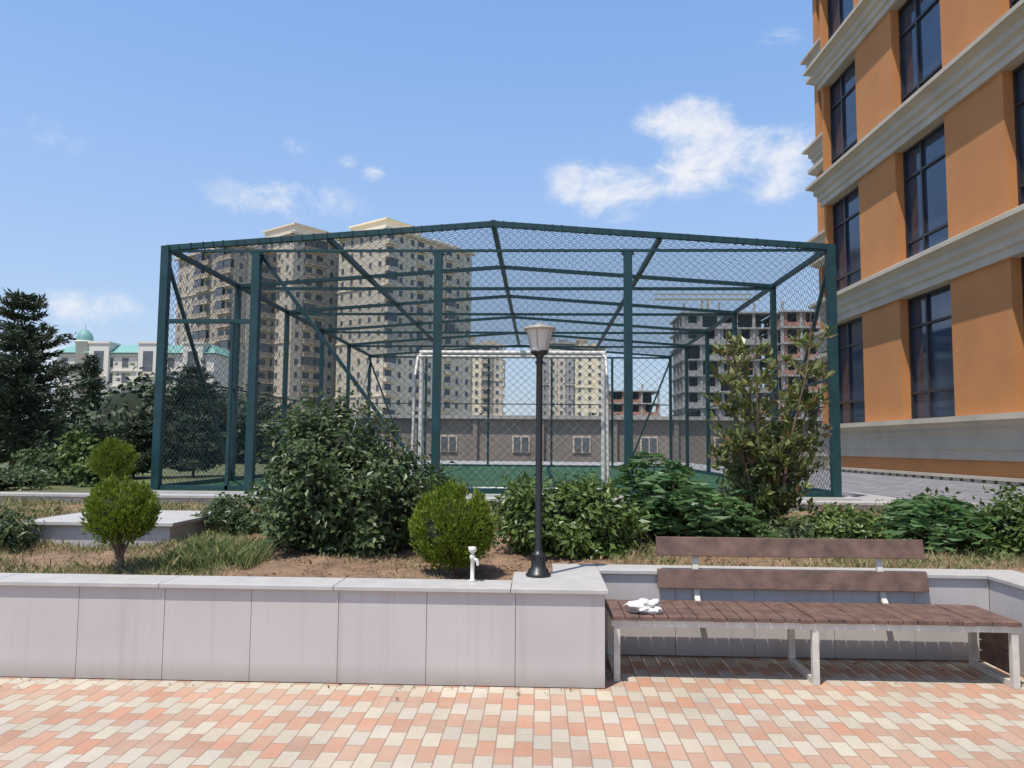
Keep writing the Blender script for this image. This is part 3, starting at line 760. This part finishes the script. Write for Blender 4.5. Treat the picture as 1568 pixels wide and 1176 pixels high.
def pinnate(name,cx,cy,z0,n,hgt,spread,seed,ls=.1,nq=6):
    r=np.random.default_rng(seed);b=MB()
    for i in range(n):
        a=r.uniform(0,6.28);h=hgt*r.uniform(.35,1);sp=spread*r.uniform(.1,.6)
        base=np.array([cx+spread*.3*math.cos(a),cy+spread*.3*math.sin(a),z0]);top=np.array([cx+sp*math.cos(a),cy+sp*math.sin(a),z0+h])
        b.tube(base,top,.008,.004,5,M_bark,caps=False)
        for q in range(nq):
            aa=r.uniform(0,6.28);ln=r.uniform(.28,.48);d=np.array([math.cos(aa),math.sin(aa),r.uniform(.1,.7)]);st=base+(top-base)*r.uniform(.55,1)
            ts=np.linspace(.15,1,8);P=[];D=[]
            for t in ts:
                p=st+d*ln*t+np.array([0,0,-.35*ln*t*t*2]);sd=np.cross(d,[0,0,1]);sd/=np.linalg.norm(sd)
                for sg in(1,-1): P.append(p);D.append(sd*sg+d*.4+np.array([0,0,-.25]))
            leaves(b,np.array(P),unit(np.array(D)),ls,.36,L_sum,'n',r=r,jit=.12)
    return b.build(name)
pinnate('sumac_shrub',1.3,7.9,.6,13,.95,.75,1,.16)
pinnate('sumac_shrub',1.8,8.3,.6,9,.6,.7,2,.14)
pinnate('sumac_shrub',3.75,7.6,.6,9,.72,.5,3,.14)
bush('low_shrub',[dict(c=(1.6,8.2,.76),rad=(.7,.4,.2),n=2000,size=.07,asp=.45,m=L_vib,nc=45,cs=.17,prot=.25),
   dict(c=(2.6,8.1,.72),rad=(.55,.35,.15),n=1200,size=.07,asp=.45,m=L_vib,nc=45,cs=.17,prot=.25)])
def magnolia():
    r=np.random.default_rng(5);b=MB();P=[];D=[]
    base=np.array([2.42,8.5,.58])
    for s in range(11):
        a=s*2*math.pi/11+r.uniform(-.3,.3);lean=r.uniform(.1,.4);h=r.uniform(1.7,2.45) if s%2==0 else r.uniform(.9,1.7)
        pts=[]
        for t in np.linspace(0,1,8):
            q=base+np.array([math.cos(a)*(.05+lean*1.9*t**.8),math.sin(a)*(.05+lean*1.9*t**.8),h*t])+r.normal(size=3)*.03*t
            pts.append(q)
        for i in range(7):
            b.tube(pts[i],pts[i+1],.022*(1-i/8),.022*(1-(i+1)/8)+.002,6,M_bark,caps=False)
            if i>0:
                for k in range(5):
                    aa=r.uniform(0,6.28);ln=r.uniform(.15,.4)*(1-.4*i/7);d=np.array([math.cos(aa),math.sin(aa),r.uniform(.3,1.1)])
                    e=pts[i]+d*ln;b.tube(pts[i],e,.006,.003,4,M_bark,caps=False)
                    for j in range(13):
                        t=r.uniform(.4,1.08);P.append(pts[i]+d*ln*t+r.normal(size=3)*.02);D.append(d*.6+r.normal(size=3)*.6+np.array([0,0,.3]))
    P=np.array(P);D=unit(np.array(D));leaves(b,P,D,.1,.48,L_mag,'n',r=r,jit=.4)
    return b.build('magnolia_tree')
magnolia()
def conifer(name,x,y,z0,h,rad,seed,ls=.14,dens=1.0,m=L_con,droop=.15,pw=.75):
    r=np.random.default_rng(seed);b=MB();b.tube((x,y,z0),(x,y,z0+h),.09*h/4,.01,8,M_bark,caps=False)
    P=[];D=[];nl=int(h*4.2)
    for k in range(nl):
        t=(k+.3*r.random())/nl;z=z0+.1*h+(.9*h)*t;R=rad*(1-t)**pw*(.7+.5*r.random())+.06
        for i in range(int(5*dens)+1):
            a=r.uniform(0,6.28);ln=R*r.uniform(.5,1.2);d=np.array([math.cos(a),math.sin(a),.25-droop]);sd=np.array([-math.sin(a),math.cos(a),0])
            e=np.array([x,y,z])+d*ln;b.tube((x,y,z),e,.012,.004,4,M_bark,caps=False)
            nn=int(ln/.02*dens*.14/ls)+2
            tt=r.uniform(.1,1,nn);sg=r.choice([-1,1],nn)
            wdt=(1-tt)*ln*.3+.04
            off=r.uniform(0,1,nn)*wdt
            pp=np.array([x,y,z])+d*(ln*tt)[:,None]+sd*(sg*off)[:,None]+np.array([0,0,1])*(ln*.12*(tt**2))[:,None]+r.normal(size=(nn,3))*.025
            P.append(pp);D.append(d*.7+sd*sg[:,None]*.7+np.array([0,0,.15]))
    P=np.concatenate(P);D=unit(np.concatenate(D));leaves(b,P,D,ls,.26,m,'n',r=r,jit=.7)
    return b.build(name)
conifer('cedar_tree',-10.75,15.4,.8,3.9,1.3,1,ls=.13,dens=2.2,pw=.6,droop=-.05)
conifer('cedar_tree',-12.0,15.9,.8,3.1,1.3,2,ls=.13,dens=2.0,pw=.6)
conifer('pine_tree',-9.2,17.2,.8,1.35,1.1,3,ls=.13,dens=2.6,pw=.5)
conifer('spruce_tree',-23.4,39,.0,6.2,1.2,4,ls=.24,dens=1.8)
conifer('pine_tree',-8.1,17.8,.8,1.5,1.0,6,ls=.13,dens=2.4,pw=.5)
conifer('spruce_tree',-13.4,29,.8,3.7,1.9,8,ls=.2,dens=1.8,pw=.5)
b=MB()
r2=random.Random(5)
spots=[(-30+r2.uniform(-2,2)+i*2.4,46+r2.uniform(-6,6),r2.uniform(1.0,1.6)) for i in range(9)]
spots+=[(-15.5,30,2.2),(-13,33,1.9),(-18,30,1.2),(-12,31,1.4),(-21,32,1.0)]
for (x,y,rr) in spots:
    lobe(b,(x,y,.6+rr*.75),(rr*1.2,rr,rr*.95),1500,.3,.6,L_far,nc=35,cs=.18,cr=.75,prot=.2)
for i in range(30):
    x=-70+i*5.2;y=110+r2.uniform(-10,10);rr=r2.uniform(1.8,2.8)
    lobe(b,(x,y,rr*.8),(rr*1.5,rr,rr),450,.8,.6,L_far,nc=25,cs=.18,cr=.8)
b.build('distant_trees')
bush('leafy_shrub',[dict(c=(-9.3,14.4,1.1),rad=(.65,.5,.38),n=1500,size=.1,asp=.6,m=L_vib,nc=30,cs=.18),
    dict(c=(-7.9,13.6,1.0),rad=(.45,.4,.25),n=1200,size=.08,asp=.6,m=L_hedge,nc=30,cs=.18),
    dict(c=(-8.9,12.6,.95),rad=(.8,.4,.22),n=1300,size=.09,asp=.5,m=L_vib,nc=30,cs=.18),
    dict(c=(-8.6,14.0,1.35),rad=(.26,.25,.38),n=450,size=.12,asp=.6,m=L_hedge,nc=30,cs=.25,cr=0)])
def grass(name,areas):
    b=MB()
    for (x0,x1,y0,y1,n,h,m,th) in areas:
        X=rng.uniform(x0,x1,n*2);Y=rng.uniform(y0,y1,n*2)
        keep=(np.sin(X*3.1+Y*1.7)+np.sin(X*1.3-Y*4.3+1)+rng.normal(size=n*2)*.7)>th
        X,Y=X[keep][:n],Y[keep][:n]
        Z=zs(X,Y)-.01;k=len(X)
        a=rng.uniform(0,6.28,k);ln=h*rng.uniform(.35,1.2,k);lean=rng.uniform(.2,1.1,k)*ln;w=.0022+.0018*rng.random(k)
        a2=rng.uniform(0,6.28,k)
        P=np.stack([X,Y,Z],1);S=np.stack([np.cos(a2),np.sin(a2),0*a2],1)*w[:,None]
        T=P+np.stack([np.cos(a)*lean,np.sin(a)*lean,ln],1);Mi=P+np.stack([np.cos(a)*lean*.3,np.sin(a)*lean*.3,ln*.6],1)
        V=np.stack([P-S,P+S,Mi+S*.8,T,Mi-S*.8],1).reshape(-1,3);F=np.arange(k*5).reshape(k,5)
        b.add(V,F,m)
    return b.build(name)
G_green=leafmat('grass_green',(.08,.125,.035),(.2,.24,.08),(.38,.32,.17),.7,0)
grass('grass',[(-8,-2.3,5.55,7.6,15000,.06,G_dry,-.6),(-8,-2.4,5.6,8,8000,.085,G_green,-.1),(-9,-3,8,11.3,8000,.1,G_green,-.3),(-9,-3,8,11.3,5000,.08,G_dry,-.8),(-3,3,8.3,11.3,6000,.14,G_green,.1),(.6,6,6.45,8,8000,.07,G_dry,-.6),(.6,6,6.45,8,3500,.09,G_green,.1),(-2.6,-.25,5.7,7,1500,.05,G_dry,.3),(-3.0,-2.3,6,7,3200,.18,G_green,.0),(1,6,7,11.3,5000,.12,G_green,-.2)])
b=MB();n=3600
X=rng.uniform(-4,6,n);Y=rng.uniform(5.6,8.5,n);ok=(X<.1)|(Y>6.4);X,Y=X[ok],Y[ok]
leaves(b,np.stack([X,Y,zs(X,Y)+.012],1),np.tile([0,0,1.],(len(X),1)),.035,.5,L_brown,'broad')
n=70;X=rng.uniform(-4,3.3,n);Y=np.where(X<.45,5.18-rng.exponential(.06,n),6.0-rng.exponential(.2,n));
leaves(b,np.stack([X,Y,0*X+.012],1),np.tile([0,0,1.],(n,1)),.026,.5,L_brown,'broad')
b.build('leaf_litter')
